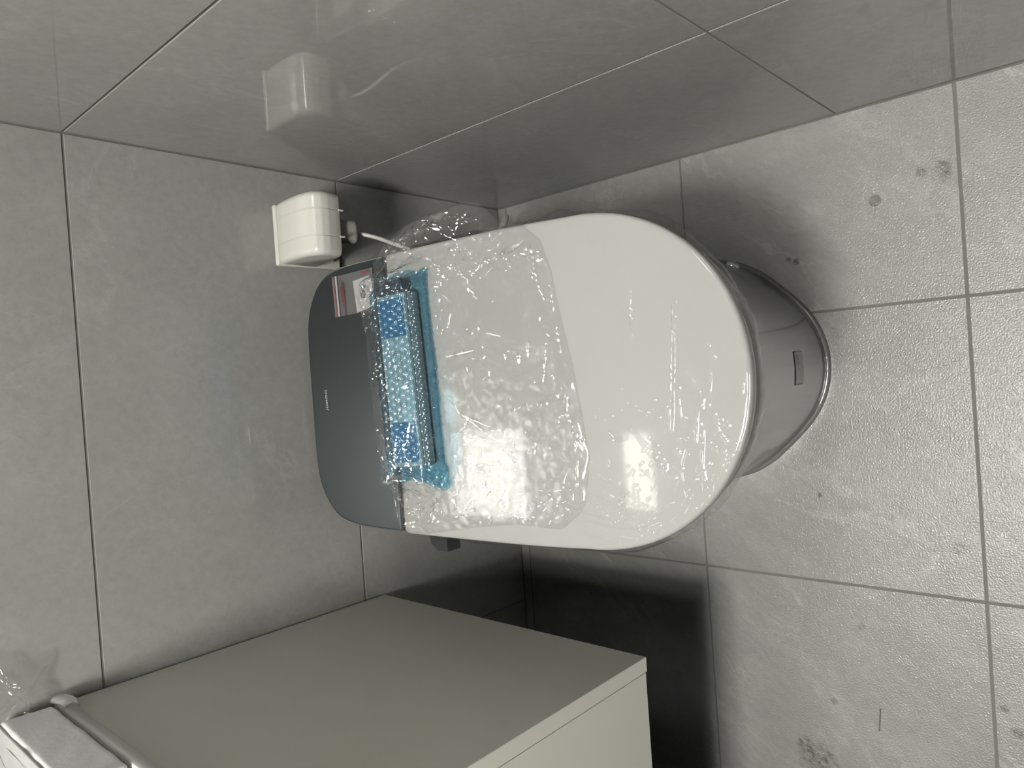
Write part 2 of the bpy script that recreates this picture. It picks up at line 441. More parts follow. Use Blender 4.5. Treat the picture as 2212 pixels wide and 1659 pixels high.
LID_FOLDS = [([(-0.2707, -0.6309), (-0.3014, -0.6271), (-0.377, -0.621), (-0.4093, -0.6176)], 0.0019, 0.0032),
    ([(-0.4223, -0.6442), (-0.3912, -0.6479), (-0.375, -0.657)], 0.0015, 0.0015),
    ([(-0.4092, -0.6531), (-0.4431, -0.6492), (-0.4582, -0.6511)], 0.0016, 0.0016),
    ([(-0.3472, -0.6401), (-0.3749, -0.6555)], 0.0012, 0.0013),
    ([(-0.3487, -0.6642), (-0.3738, -0.6629)], 0.0012, 0.0012),
    ([(-0.4033, -0.6671), (-0.4223, -0.6777)], 0.0015, 0.0014),
    ([(-0.3916, -0.665), (-0.4077, -0.6834)], 0.0012, 0.0012),
    ([(-0.4223, -0.658), (-0.4321, -0.6714), (-0.4196, -0.6914)], 0.0012, 0.0013),
    ([(-0.4047, -0.5681), (-0.4288, -0.5912), (-0.4502, -0.6062), (-0.4739, -0.6376)], 0.0013, 0.0016),
    ([(-0.4098, -0.5734), (-0.4382, -0.5937)], 0.0012, 0.0012),
    ([(-0.4351, -0.6031), (-0.4424, -0.6095)], 0.0015, 0.0016),
    ([(-0.4272, -0.6215), (-0.4349, -0.6272)], 0.0015, 0.0016),
    ([(-0.4442, -0.6182), (-0.4699, -0.6547)], 0.0011, 0.0013),
    ([(-0.4573, -0.5239), (-0.4827, -0.5712)], 0.0010, 0.0013),
    ([(-0.4988, -0.491), (-0.5087, -0.5441), (-0.5211, -0.5962)], 0.0010, 0.0014),
    ([(-0.5115, -0.5), (-0.5179, -0.5718)], 0.0009, 0.0013),
    ([(-0.5274, -0.535), (-0.5291, -0.571)], 0.0010, 0.0012),
    ([(-0.4399, -0.6765), (-0.4696, -0.6611)], 0.0014, 0.0015),
    ([(-0.4768, -0.5046), (-0.488, -0.5457)], 0.0009, 0.0012),
    ([(-0.3758, -0.6284), (-0.3974, -0.6299)], 0.0012, 0.0012),
    ([(-0.5252, -0.4945), (-0.5303, -0.5306)], 0.0009, 0.0012),
    ([(-0.4096, -0.546), (-0.4188, -0.5534), (-0.4163, -0.5639)], 0.0016, 0.0040),
    ([(-0.3202, -0.6623), (-0.3237, -0.665)], 0.0016, 0.0022),
    ([(-0.3327, -0.6682), (-0.3357, -0.6709)], 0.0014, 0.0018),
    ([(-0.3603, -0.6973), (-0.3737, -0.695)], 0.0015, 0.0015),
    ([(-0.2571, -0.5806), (-0.3091, -0.5788)], 0.0006, 0.0020),
    ]

def lean(x, y):
    """slope of a pleat's front flank, facing up and forward"""
    return .115 + (x + .35) * .95, .547 + (y + .35) * .95

def facet(H, X, Y, x0, y0, x1, y1, w, gx, gy, base):
    """one flat flank of a pinched pleat between two points, half width w, leaning by (gx, gy)"""
    m = (X > min(x0, x1) - 2 * w) & (X < max(x0, x1) + 2 * w) & (Y > min(y0, y1) - 2 * w) & (Y < max(y0, y1) + 2 * w)
    if not m.any(): return
    x, y = X[m], Y[m]; dx, dy = x1 - x0, y1 - y0; L2 = dx * dx + dy * dy + 1e-12
    tt = np.clip(((x - x0) * dx + (y - y0) * dy) / L2, 0, 1)
    d = np.hypot(x - x0 - tt * dx, y - y0 - tt * dy)
    win = np.clip((1.7 - d / w) / .7, 0, 1); win = win * win * (3 - 2 * win)
    H[m] = H[m] * (1 - win) + win * (base + gx * (x - (x0 + x1) / 2) + gy * (y - (y0 + y1) / 2))

def folds(X, Y, L, seed=0, step=.0075, gain=1.0):
    """pleats of film along polylines, each a chain of small flat flanks of differing lean"""
    H = np.zeros_like(X); rs = np.random.RandomState(seed)
    for pts, h, w in L:
        P = np.array(pts)
        for i in range(len(P) - 1):
            seg = P[i + 1] - P[i]; ln = np.hypot(*seg); n = max(1, int(round(ln / step)))
            for k in range(n):
                a, b = P[i] + seg * (k / n), P[i] + seg * ((k + rs.uniform(.8, 1.0)) / n)
                gx, gy = lean(*((a + b) / 2))
                taper = .55 + .45 * math.sin(math.pi * (k + .5) / n)
                facet(H, X, Y, a[0], a[1], b[0], b[1], w * .62 * taper * gain, gx + rs.normal(0, .03), gy + rs.normal(0, .05), .9 * w * taper + abs(gy * (b[1] - a[1])) * .5)
    return H

def flakes(H, X, Y, spots, seed, size=(.0015, .006), wid=(.0005, .0011), ang=(0, math.pi)):
    """scattered short creases round the given points"""
    rs = np.random.RandomState(seed)
    for x, y, n, sx, sy in spots:
        for _ in range(n):
            cx_, cy_ = x + rs.normal(0, sx), y + rs.normal(0, sy); a = rs.uniform(*ang); l = rs.uniform(*size) / 2; w = rs.uniform(*wid)
            gx, gy = lean(cx_, cy_)
            facet(H, X, Y, cx_ - l * math.cos(a), cy_ - l * math.sin(a), cx_ + l * math.cos(a), cy_ + l * math.sin(a), w, gx + rs.normal(0, .04), gy + rs.normal(0, .07), .0012)
    return H

def polyline_closed(pts, n):
    P = np.array(pts + [pts[0]], float)
    s = np.concatenate([[0], np.cumsum(np.linalg.norm(np.diff(P, axis=0), axis=1))])
    q = np.linspace(0, s[-1], n, endpoint=False)
    return np.stack([np.interp(q, s, P[:, 0]), np.interp(q, s, P[:, 1])], 1)

def radial_grid(boundary, centre, nt):
    """points centre -> boundary; returns xy (nt+1, n, 2) with row 0 collapsed at the centre, and t"""
    t = np.linspace(0, 1, nt + 1)[:, None, None]
    return centre + (boundary[None] - centre) * t, np.linspace(0, 1, nt + 1)

def grid_faces(nr, n, closed=True, off=0):
    F = []
    for i in range(nr - 1):
        for k in range(n if closed else n - 1):
            F.append([off + i * n + k, off + i * n + (k + 1) % n, off + (i + 1) * n + (k + 1) % n, off + (i + 1) * n + k])
    return F

# ------------------------------------------------------------------ room shell
JW, JF, REC = 0.0028, 0.0036, 0.0010
XL, YF_ = -1.46, -3.0
floor = box('floor', (XL - 0.1, 0.06, YF_ - 0.1, 0.06, -0.06, -REC), M['grout']); tag(floor, kind='structure')
wall_back = box('wall_back', (XL - 0.1, 0.06, REC, 0.06, -REC, CEIL), M['grout']); tag(wall_back, kind='structure')
wall_right = box('wall_right', (REC, 0.06, YF_ - 0.1, REC, -REC, CEIL), M['grout']); tag(wall_right, kind='structure')
wall_left = box('wall_left', (XL - 0.1, XL, YF_ - 0.1, REC, -REC, CEIL), M['plaster']); tag(wall_left, kind='structure')
wall_front = box('wall_front', (XL, REC, YF_ - 0.1, YF_, -REC, CEIL), M['low_bounce_paint']); tag(wall_front, kind='structure')
ceiling = box('ceiling', (XL - 0.1, 0.06, YF_ - 0.1, 0.06, CEIL, CEIL + 0.05), M['ceiling']); tag(ceiling, kind='structure')

def tiles(parent, axis, us, vs, j, m):
    for i in range(len(us) - 1):
        for k in range(len(vs) - 1):
            u0, u1 = us[i] + j / 2, us[i + 1] - j / 2
            v0, v1 = vs[k] + j / 2, vs[k + 1] - j / 2
            if axis == 'z': b = (u0, u1, v0, v1, -0.008, 0.0)
            elif axis == 'y': b = (u0, u1, 0.0, 0.008, v0, v1)
            else: b = (0.0, 0.008, u0, u1, v0, v1)
            box('tile', b, m, parent, bev=0.0005)

tiles(floor, 'z', [XL, -1.0797, -0.6791, -0.2784, 0.0], [YF_, -2.8, -2.405, -2.007, -1.609, -1.2113, -0.8134, -0.4155, -0.0215, 0.0], JF, M['floor_tile'])
tiles(wall_back, 'y', [XL, -0.8, 0.0], [0.0, 0.3902, 0.7905, 1.19, 1.59, 1.99, CEIL], JW, M['wall_tile'])
tiles(wall_right, 'x', [YF_, -2.266, -1.466, -0.6659, 0.0], [0.0, 0.3902, 0.7905, 1.19, 1.59, 1.99, CEIL], JW, M['wall_tile_lit'])

# ceiling panel lamp, and a glowing panel added for the reflection in the lid
def panel_lamp(spec, label, m):
    lx, ly, lw, _ = spec; ld = lw
    cl = empty('ceiling_light', (lx, ly, CEIL), label, 'ceiling light')
    vs, fs = join(box_data(lx - lw/2 - .012, lx + lw/2 + .012, ly - ld/2 - .012, ly - ld/2, CEIL - .014, CEIL),
                  box_data(lx - lw/2 - .012, lx + lw/2 + .012, ly + ld/2, ly + ld/2 + .012, CEIL - .014, CEIL),
                  box_data(lx - lw/2 - .012, lx - lw/2, ly - ld/2, ly + ld/2, CEIL - .014, CEIL),
                  box_data(lx + lw/2, lx + lw/2 + .012, ly - ld/2, ly + ld/2, CEIL - .014, CEIL))
    obj('frame', vs, fs, M['alu'], cl)
    box('diffuser', (lx - lw/2, lx + lw/2, ly - ld/2, ly + ld/2, CEIL - .010, CEIL - .002), m, cl)
panel_lamp(LAMP, 'large square ceiling panel lamp in front of the bathroom cabinet', M['lamp'])
panel_lamp(LAMP2, 'small square ceiling downlight in front of the toilet', M['lamp2'])
wl = empty('added_glow_panel', (-0.65, 0.0, 1.70), 'glowing panel added out of view on the back wall for the reflection in the toilet lid', 'added glow panel')
WQ = [(-.5295, 1.628), (-.7452, 1.644), (-.7889, 1.828), (-.5487, 1.811)]  # corners of the added panel, set by the rectangle the lid mirrors
V = [(x, -.020, z) for x, z in WQ] + [(x, -.012, z) for x, z in WQ]
obj('diffuser', V, [[0, 1, 2, 3], [7, 6, 5, 4]] + [[i, (i + 1) % 4, 4 + (i + 1) % 4, 4 + i] for i in range(4)], M['added_glow'], wl)
box('housing', (min(q[0] for q in WQ) - .004, max(q[0] for q in WQ) + .004, -.0118, 0.0, min(q[1] for q in WQ) - .004, max(q[1] for q in WQ) + .004), M['alu'], wl, bev=0.002)

# ------------------------------------------------------------------ toilet
CX = -0.3545
K = 0.0405 / 0.4985
def zl(y): return 0.465 + K * (y + 0.206)
toilet = empty('toilet', (CX, -0.35, 0), 'white one-piece smart toilet with dark grey rear cover against the back wall', 'toilet')
LID = [(0, -.2065), (.185, -.2065), (.1925, -.2085), (.1946, -.217), (.1946, -.30), (.194, -.40), (.1925, -.46)]
for y_ in [.50, .525, .55, .575, .60, .62, .64, .656, .67, .681, .690, .697, .7015, .7038]:
    LID.append((.1908 * math.sqrt(1 - (max(y_ - .50, 0) / .2045) ** 2.2), -y_))
LID.append((0, -.7045))
N2 = 110
lid_o = resample(LID, N2, CX)
def ring(o, dz): return np.column_stack([o, zl(o[:, 1]) + dz])
LT = 0.017
rings = [ring(inset(lid_o, .006), -LT), ring(inset(lid_o, .0022), -LT + .0012), ring(inset(lid_o, .0004), -LT + .004), ring(lid_o, -.0055), ring(inset(lid_o, .0006), -.0028),
         ring(inset(lid_o, .0018), -.0011), ring(inset(lid_o, .0035), -.0003), ring(inset(lid_o, .0055), 0), ring(inset(lid_o, .0075), 0)]
vs, fs = loft(rings); lid = obj('lid', vs, fs, M['lid'], toilet, 50)

SEAT = [(h * .985, y + .004 if y < -.5 else y) for h, y in LID]
seat_o = resample([(h, y - .06 if i < 3 else y) for i, (h, y) in enumerate(SEAT)], N2, CX)
seat_o = inset(lid_o, .005)
seat_o = seat_o.copy()
vs, fs = loft([ring(inset(seat_o, .004), -LT - .018), ring(seat_o, -LT - .015), ring(seat_o, -LT - .006), ring(inset(seat_o, .004), -LT - .003)])
obj('seat', vs, fs, M['lid'], toilet, 40)

TANK = [(0, -.0228), (.05, -.0228), (.09, -.0236), (.115, -.0262), (.134, -.0318), (.1515, -.0410), (.1685, -.0545), (.1815, -.0735), (.1885, -.0985), (.1915, -.126), (.1926, -.165), (.1926, -.197), (.1900, -.2030), (.182, -.2042), (0, -.2042)]
def closed_half(half, n):   # outline whose front is straight: mirrored the same way
    return resample(half, n, CX)
tank_o = closed_half(TANK, N2)
rings = [ring(inset(tank_o, .004), -.016), ring(inset(tank_o, .001), -.014), ring(tank_o, -.004), ring(inset(tank_o, .0008), -.0016)]
vs, fs = loft(rings, True, True); obj('tank_cover_edge', vs, fs, M['dark'], toilet, 40)
rings = [ring(inset(tank_o, .0009), -.0016), ring(inset(tank_o, .0030), -.0002)]
vs, fs = loft(rings, False, False)
fs = [f for f in fs if sum(vs[i_][1] for i_ in f) / 4 > -.1995]
obj('tank_cover_rim', vs, fs, M['rim'], toilet)
rings = [ring(inset(tank_o, .0029), -.0010), ring(inset(tank_o, .0029), -.0002), ring(inset(tank_o, .0038), 0), ring(inset(tank_o, .0050), 0)]
vs, fs = loft(rings, True, True); cover = obj('tank_cover', vs, fs, M['cover'], toilet, 30)
tag(cover, 'dark grey metallic rear cover')

HOUS = [(0, -.03), (.11, -.032), (.16, -.055), (.180, -.10), (.184, -.16), (.184, -.40), (0, -.40)]
hous_o = resample(HOUS, N2, CX)
vs, fs = loft([np.column_stack([hous_o, np.full(len(hous_o), .36)]), np.column_stack([hous_o, zl(hous_o[:, 1]) - .0355]), ][:2]) if False else \
    loft([np.column_stack([hous_o, np.full(len(hous_o), .385)]), np.column_stack([hous_o, np.where(hous_o[:, 1] > -.2055, zl(hous_o[:, 1]) - .0155, zl(hous_o[:, 1]) - .0362)])])
obj('housing', vs, fs, M['dark'], toilet, 40)
# narrow dark hinge cover between rear cover and lid
box('hinge_strip', (CX - .186, CX + .186, -.2068, -.2040, zl(-.205) - .014, zl(-.205) - .0030), M['dark'], toilet)

FOOT = [(0, -.02), (.16, -.021), (.176, -.03), (.178, -.06), (.178, -.30), (.1775, -.40), (.174, -.455), (.1605, -.507), (.142, -.540), (.122, -.5635), (.0975, -.5885), (.0735, -.6085), (.046, -.6228), (.02, -.6300), (0, -.6315)]
TOP = [(0, -.03), (.16, -.031), (.176, -.04), (.1815, -.07), (.184, -.30), (.1825, -.42), (.180, -.50), (.176, -.55), (.167, -.587), (.150, -.618), (.128, -.645), (.098, -.668), (.066, -.684), (.033, -.6915), (0, -.6935)]
foot_o, top_o = resample(FOOT, N2, CX), resample(TOP, N2, CX)
def ped_ring(t):
    s = 0.22 * t + 0.78 * t * t * (1.6 - 0.6 * t)
    o = foot_o + (top_o - foot_o) * s
    ztop = zl(top_o[:, 1]) - LT - .0225
    return np.column_stack([o, ztop * t])
rr = [ped_ring(t) for t in (0, .03, .08, .16, .26, .38, .5, .62, .74, .84, .92, .97)]
te = ped_ring(1.0); te[:, :2] = inset(te[:, :2], .004)
vs, fs = loft(rr + [te]); obj('pedestal', vs, fs, M['ceramic'], toilet, 50)
# sealant bead round the foot
bead = []
for a in np.linspace(0, math.pi, 7):
    bead.append(np.column_stack([inset(foot_o, -.0045 * (0.3 + math.cos(a)) ), np.full(len(foot_o), .0055 * math.sin(a) + .0002)]))
vs, fs = loft(bead, False, False); tag(obj('sealant_bead', vs, fs, M['seal'], toilet, 60), 'pale sealant bead round the foot')

# chrome fixing caps low on the sides
def cap(side):
    V, F = [], []
    c = Vector((CX + side * .1555, -.5215, .055)); nrm = Vector((side * .80, -.6, .05)).normalized()
    a = nrm.cross(Vector((0, 0, 1))).normalized(); b = nrm.cross(a)
    prof = [(.011, -.006), (.011, .002), (.0098, .0042), (.007, .0056), (.0035, .0063)]
    for r, h in prof:
        for k in range(20):
            th = 2 * math.pi * k / 20
            V.append(tuple(c + nrm * h + r * (math.cos(th) * a + math.sin(th) * b)))
    F = grid_faces(len(prof), 20) + [[4 * 20 + k for k in range(20)], list(range(20))]
    return V, F
for s_ in (1,):
    vs, fs = cap(s_); obj('fixing_cap', vs, fs, M['chrome'], toilet, 40)

# square black control knob sticking out on the left side under the lid
kn = [(-.5385, -.262), (-.5745, -.262), (-.5745, -.242), (-.567, -.2295), (-.5385, -.2225)]
V = [(x, y, .4365) for x, y in kn] + [(x, y, .4125) for x, y in kn]
n_ = len(kn)
F = [list(range(n_)), list(range(n_, 2 * n_))[::-1]] + [[i, (i + 1) % n_, n_ + (i + 1) % n_, n_ + i] for i in range(n_)]
obj('side_knob', V, F, M['dark'], toilet)

vs, fs = box_data(-.178, -.1435, -.335, -.195, .380, .412, .006, 3); tag(obj('side_control', vs, fs, M['dark'], toilet, 40), 'dark control pod on the right side under the lid')

# brand lettering on the rear cover
def text_mesh(txt):
    cu = bpy.data.curves.new('lettering', 'FONT'); cu.body = txt; cu.extrude = 0.004; cu.resolution_u = 4
    cu.offset = 0.012
    cu.space_character = 1.08
    o = bpy.data.objects.new('lettering', cu); COL.objects.link(o)
    dg = bpy.context.evaluated_depsgraph_get()
    me = o.evaluated_get(dg).to_mesh()
    v = np.array([list(q.co) for q in me.vertices]); f = [list(p.vertices) for p in me.polygons]
    o.evaluated_get(dg).to_mesh_clear()
    bpy.data.objects.remove(o); bpy.data.curves.remove(cu)
    return v, f
tv, tf = text_mesh('JOMOO')
mn, mx_ = tv.min(0), tv.max(0)
tv = (tv - mn) / (mx_ - mn)
tx = -.3735 + tv[:, 0] * .0315; ty = -.0632 + tv[:, 1] * .0054 + (tv[:, 0]) * .0006
tz = zl(ty) + .0001 + tv[:, 2] * .0002
obj('lettering', np.column_stack([tx, ty, tz]), tf, M['print_white'], toilet)

# paper label on the front of the pedestal, bent round it
ped_grid = np.stack([ped_ring(t) for t in np.linspace(0, 1, 101)])      # t, k, xyz
kc = N2                                                                   # index of the front centre
def ped_pt(x, z, out=0.0):
    ti = min(range(101), key=lambda i: abs(ped_grid[i, kc, 2] - z))
    row = ped_grid[ti]; fr = row[N2 - 45:N2 + 46]
    order = np.argsort(fr[:, 0])
    y = np.interp(x, fr[order, 0], fr[order, 1])
    i2 = min(ti + 1, 100); y2 = np.interp(x, ped_grid[i2, N2 - 45:N2 + 46][order, 0], ped_grid[i2, N2 - 45:N2 + 46][order, 1])
    zz = row[kc, 2]
    y += (y2 - y) * np.clip((z - zz) / max(ped_grid[i2, kc, 2] - zz, 1e-6), -1, 1)
    return (x, y - out, z + out * 0.3)
def ped_patch(x0, x1, z0, z1, out, nx=12, nz=4, slant=0.0):
    V = []
    for i in range(nz + 1):
        for k in range(nx + 1):
            x = x0 + (x1 - x0) * k / nx; z = z0 + (z1 - z0) * i / nz + slant * (x - (x0 + x1) / 2)
            V.append(ped_pt(x, z, out))
    return V, grid_faces(nz + 1, nx + 1, False)
LX0, LX1, LZ0, LZ1 = -.3785, -.3345, .126, .172
vs, fs = ped_patch(LX0, LX1, LZ0, LZ1, .0006); lab = obj('energy_label', vs, fs, M['label'], toilet, 60)
e = .0013
vs, fs = join(ped_patch(LX0, LX1, LZ1 - e * 2.2, LZ1, .0010), ped_patch(LX0, LX1, LZ0, LZ0 + e * .8, .0010), ped_patch(LX0, LX0 + e, LZ0, LZ1, .0010, 2), ped_patch(LX1 - e, LX1, LZ0, LZ1, .0010, 2))
obj('border', vs, fs, M['green'], lab, 60)
parts = []
for rrow in range(3):
    x = LX1 - .0046
    for c_ in range(9):
        w_ = random.uniform(.0008, .0014)
        parts.append(ped_patch(x - w_, x, .150 + rrow * .0045, .150 + rrow * .0045 + .0036, .0011, 1, 1)); x -= w_ + .0004
parts.append(ped_patch(-.3595, -.3565, .153, .157, .0011, 2, 1))
for i in range(7):
    x = random.uniform(-.374, -.365); z = random.uniform(.136, .152)
    parts.append(ped_patch(x - .002, x, z, z + .0005, .0011, 1, 1, random.uniform(-.8, .8)))
for i in range(3):
    parts.append(ped_patch(-.356 , -.342, .136 + i * .004, .1364 + i * .004, .0011, 3, 1))
vs, fs = join(*parts); obj('print', vs, fs, M['green'], lab)

# clear protective film stretched over the lid, wrapped a little over its edge
nb = 640
LIDF = LID
lf_o = resample(LIDF, nb // 2, CX)
cen = np.array([CX, -.45])
NT = 260
xy, t = radial_grid(inset(lf_o, .0012), cen, NT)
X, Y = xy[..., 0], xy[..., 1]
mleft = np.clip((-X - .30) / .10, 0, 1) * np.clip((-Y - .50) / .06, 0, 1)
h = .0006 + .0002 * perlin(X * 7, Y * 7, 3)
hf = folds(X, Y, LID_FOLDS, 5, .009, .62)
flakes(hf, X, Y, [(-.47, -.60, 26, .03, .018), (-.495, -.55, 40, .015, .03), (-.42, -.66, 25, .03, .012), (-.52, -.58, 40, .012, .02), (-.40, -.62, 15, .02, .02)], 3, (.001, .004), (.0004, .0008))
h += hf
h += .0010 * mleft * np.clip(perlin(X * 170, Y * 170, 12) - .47, 0, 1) * 2.2 * np.clip(perlin(X * 20, Y * 20, 4) * 2.5, 0, 1)
h += .0005 * mleft * creases(X, Y, 30, .05, 31, .45, 3.0)
h = np.maximum(h, .0003)
Z = zl(Y) + h
V = np.column_stack([X.ravel(), Y.ravel(), Z.ravel()])
F = grid_faces(NT + 1, nb)
skirt = []
out_n = -1
ph = np.linspace(0, 2 * np.pi, nb, endpoint=False)
wob = perlin(np.cos(ph) * 5 + 9, np.sin(ph) * 5 + 3, 77)
fine_w = perlin(np.cos(ph) * 26 + 9, np.sin(ph) * 26 + 3, 78)
frontmask = np.clip((-lf_o[:, 1] - .24) / .05, 0, 1)
rightm = np.clip((lf_o[:, 0] - CX) / .1, 0, 1)
for dz, o_ in ((-.0006, .0004), (-.003, .0012), (-.008, .0020), (-.014, .0025), (-.022, .002), (-.030, -.003), (-.037, -.008)):
    q = inset(lf_o, -(o_ + .0008 + (np.clip(wob + .15, 0, 1) * .006 * (1 + rightm) + fine_w * .0012) * min(1, -dz / .012)).mean()) if False else None
    nrm = inset(lf_o, -1.0) - lf_o
    q = lf_o + nrm * ((o_ + .0006) + (np.clip(wob + .15, 0, 1) * .006 * (0.7 + rightm) + fine_w * .0014 + .0005) * min(1, -dz / .012) * frontmask)[:, None]
    skirt.append(np.column_stack([q, zl(q[:, 1]) + dz * (0.25 + .75 * frontmask)]))
o0 = NT * nb
base = len(V)
V = np.concatenate([V] + skirt)
for k in range(nb): F.append([o0 + k, o0 + (k + 1) % nb, base + (k + 1) % nb, base + k])
F += grid_faces(len(skirt), nb, True, base)
pf = obj('protective_film', V, F, M['lid_film'], toilet, 70)
tag(pf, 'clear wrinkled protective film')

# ------------------------------------------------------------------ wall outlet with splash cover, plug and cable
outlet = empty('wall_outlet', (-.1, 0, .455), 'white wall socket with hinged splash cover on the back wall beside the toilet', 'outlet')
vs, fs = box_data(-.1485, -.0555, -.009, 0.0, .398, .511, .003, 3); obj('base_plate', vs, fs, M['outlet'], outlet, 40)
# hood: side profile (y, z) swept in x with rounded ends; open underneath
prof = [(-.0092, .5075), (-.012, .5105), (-.03, .5135), (-.055, .5150), (-.078, .5140), (-.094, .5105), (-.104, .5045), (-.1095, .496), (-.1110, .486), (-.1095, .472), (-.1075, .4625)]
P2 = []
for i in range(len(prof) - 1):
    for t_ in np.linspace(0, 1, 4, endpoint=False): P2.append((prof[i][0] * (1 - t_) + prof[i + 1][0] * t_, prof[i][1] * (1 - t_) + prof[i + 1][1] * t_))
P2.append(prof[-1]); P2 = np.array(P2)
def hood_section(x, shrink):
    c = np.array([-.045, .462]); q = P2.copy()
    d = q - c; L_ = np.linalg.norm(d, axis=1)
    q = c + d * ((L_ - shrink) / L_)[:, None]
    q[:, 0] = np.minimum(q[:, 0], -.0092)
    return np.column_stack([np.full(len(q), x), q])
xs = []; x0, x1, rr_ = -.1470, -.0535, .010
for a in np.linspace(0, math.pi / 2, 7): xs.append((x0 + rr_ * (1 - math.sin(a)), rr_ * (1 - math.cos(a))))
xs = xs[::-1]
xs2 = [(x0 + rr_ * (1 - math.cos(a)), rr_ * (1 - math.sin(a))) for a in np.linspace(0, math.pi / 2, 7)]
mids = []
for gx in (-.1185, -.0795):
    mids += [(gx - .0012, 0), (gx - .0004, .0012), (gx + .0004, .0012), (gx + .0012, 0)]
xs3 = [(x1 - rr_ * (1 - math.cos(a)), rr_ * (1 - math.sin(a))) for a in np.linspace(math.pi / 2, 0, 7)]
secs = [hood_section(x, s_) for x, s_ in xs2 + mids + xs3]
npf = len(P2)
V = np.concatenate(secs); F = grid_faces(len(secs), npf, False)
# side cheeks: fan from the profile ends down to the plate
def cheek(si, xx):
    global V, F
    b0 = si * npf; base = len(V)
    extra = np.array([[xx, -.0092, .446]])
    V = np.concatenate([V, extra])
    F.append([b0 + k for k in range(npf)] + [base])
cheek(0, x0); cheek(len(secs) - 1, x1)
hood = obj('splash_cover', V, F, M['outlet'], outlet, 40)
so = hood.modifiers.new('solid', 'SOLIDIFY'); so.thickness = .002; so.offset = -1
# ribs at the lower front edge in line with the grooves
for gx in (-.1185, -.0795):
    box('rib', (gx - .0012, gx + .0012, -.1095, -.104, .458, .4655), M['outlet'], hood)
box('socket_face', (-.142, -.062, -.030, -.009, .424, .458), M['outlet'], outlet, bev=.003, seg=2)

plug = empty('power_plug', (-.104, -.06, .44), 'white plug with pale cable plugged up under the socket cover', 'plug')
vs, fs = box_data(-.1235, -.0865, -.098, -.046, .4215, .458, .009, 4); obj('plug_body', vs, fs, M['cable'], plug, 40)
vs, fs = box_data(-.1205, -.0895, -.072, -.0302, .424, .468, .010, 3); obj('plug_neck', vs, fs, M['cable'], plug, 40)
path = [(-.104, -.080, .424), (-.106, -.088, .410), (-.113, -.105, .396), (-.125, -.130, .386), (-.140, -.162, .372), (-.1475, -.195, .34), (-.145, -.215, .30), (-.120, -.235, .265), (-.10, -.26, .27), (-.11, -.29, .30), (-.135, -.285, .315), (-.150, -.25, .30), (-.155, -.22, .27), (-.156, -.20, .24)]
vs, fs = tube(path, .0032, 10, 8); obj('cable', vs, fs, M['cable'], plug, 60)

# ------------------------------------------------------------------ vanity cabinet
van = empty('vanity_cabinet', (-1.05, -.26, .356), 'wall-hung pale grey bathroom cabinet left of the toilet', 'cabinet')
VX, VY, ZB, ZT = -.6931, -.5176, .356, .8325
vs, fs = box_data(VX - .018, VX, VY, -.006, ZB, ZT, .0006); obj('side_panel', vs, fs, M['cab'], van)
vs, fs = box_data(-1.42, VX - .0186, VY, VY + .018, ZB + .0028, ZT - .004, .0006); obj('drawer_front', vs, fs, M['cab'], van)
box('bottom_panel', (-1.42, VX - .018, VY + .019, -.006, ZB + .006, ZB + .024), M['underside'], van)
vs, fs = box_data(-1.438, -1.42, VY, -.006, ZB, ZT, .0006); obj('side_panel', vs, fs, M['cab'], van)

ct = empty('countertop', (-1.05, -.26, .8325), 'pale stone countertop slab lying on the bathroom cabinet', 'countertop')
vs, fs = box_data(-1.445, -.6900, -.527, -.004, .8330, .8478, .0025, 2); obj('slab', vs, fs, M['slab'], ct, 40)
# loose end of plastic film curled round the rear corner of the slab
V = []; ns = 22
for i in range(13):
    a = i / 12
    for k in range(ns):
        th = -2.2 + 4.2 * k / (ns - 1)
        r = .011 + .003 * math.sin(5 * a + th)
        V.append((-.6885 + r * math.cos(th) * .5 + .001, -.004 - .040 * a - .002, .8405 + r * math.sin(th) * .8))
obj('edge_film', V, grid_faces(13, ns, False), film_mat('curl_film', (.85, .85, .85, 1), 2.2, .12, .25), ct, 70)

pk = empty('packed_box', (-.9, -.15, .856), 'flat parcel wrapped in white foam sheet and tape on the cabinet top', 'parcel')
def soft_box(x0, x1, y0, y1, z0, z1, r, amp, seed, n=34):
    """rounded box with slightly uneven foam surface"""
    bm = bmesh.new(); bmesh.ops.create_cube(bm, size=1)
    bmesh.ops.subdivide_edges(bm, edges=bm.edges[:], cuts=n, use_grid_fill=True)
    c = np.array([(x0 + x1) / 2, (y0 + y1) / 2, (z0 + z1) / 2]); hh = np.array([x1 - x0, y1 - y0, z1 - z0]) / 2
    co = np.array([list(v.co) for v in bm.verts]) * 2 * hh
    core = np.clip(co, -(hh - r), hh - r); d = co - core; L_ = np.linalg.norm(d, axis=1)
    dn = d / np.maximum(L_, 1e-9)[:, None]
    p = core + dn * r * (L_ > 1e-9)[:, None]
    p = np.where((L_ > 1e-9)[:, None], p, co)
    w = perlin(p[:, 0] * 30 + p[:, 2] * 19, p[:, 1] * 30 + p[:, 2] * 23, seed)
    p = p + dn * (w * amp)[:, None]
    bm.verts.index_update()
    fs = [[v.index for v in f.verts] for f in bm.faces]; bm.free()
    return (p + c).tolist(), fs
vs, fs = soft_box(-1.28, -.6890, -.248, -.010, .8495, .9065, .007, .0010, 5)
obj('foam_wrap', vs, fs, M['foam'], pk, 60)
vs, fs = soft_box(-1.275, -.6905, -.246, -.012, .9035, .9083, .002, .0006, 15); obj('top_dim_sheet', vs, fs, M['tape'], pk, 60)  # added sheet, dims the foam's top against the lamp overhead
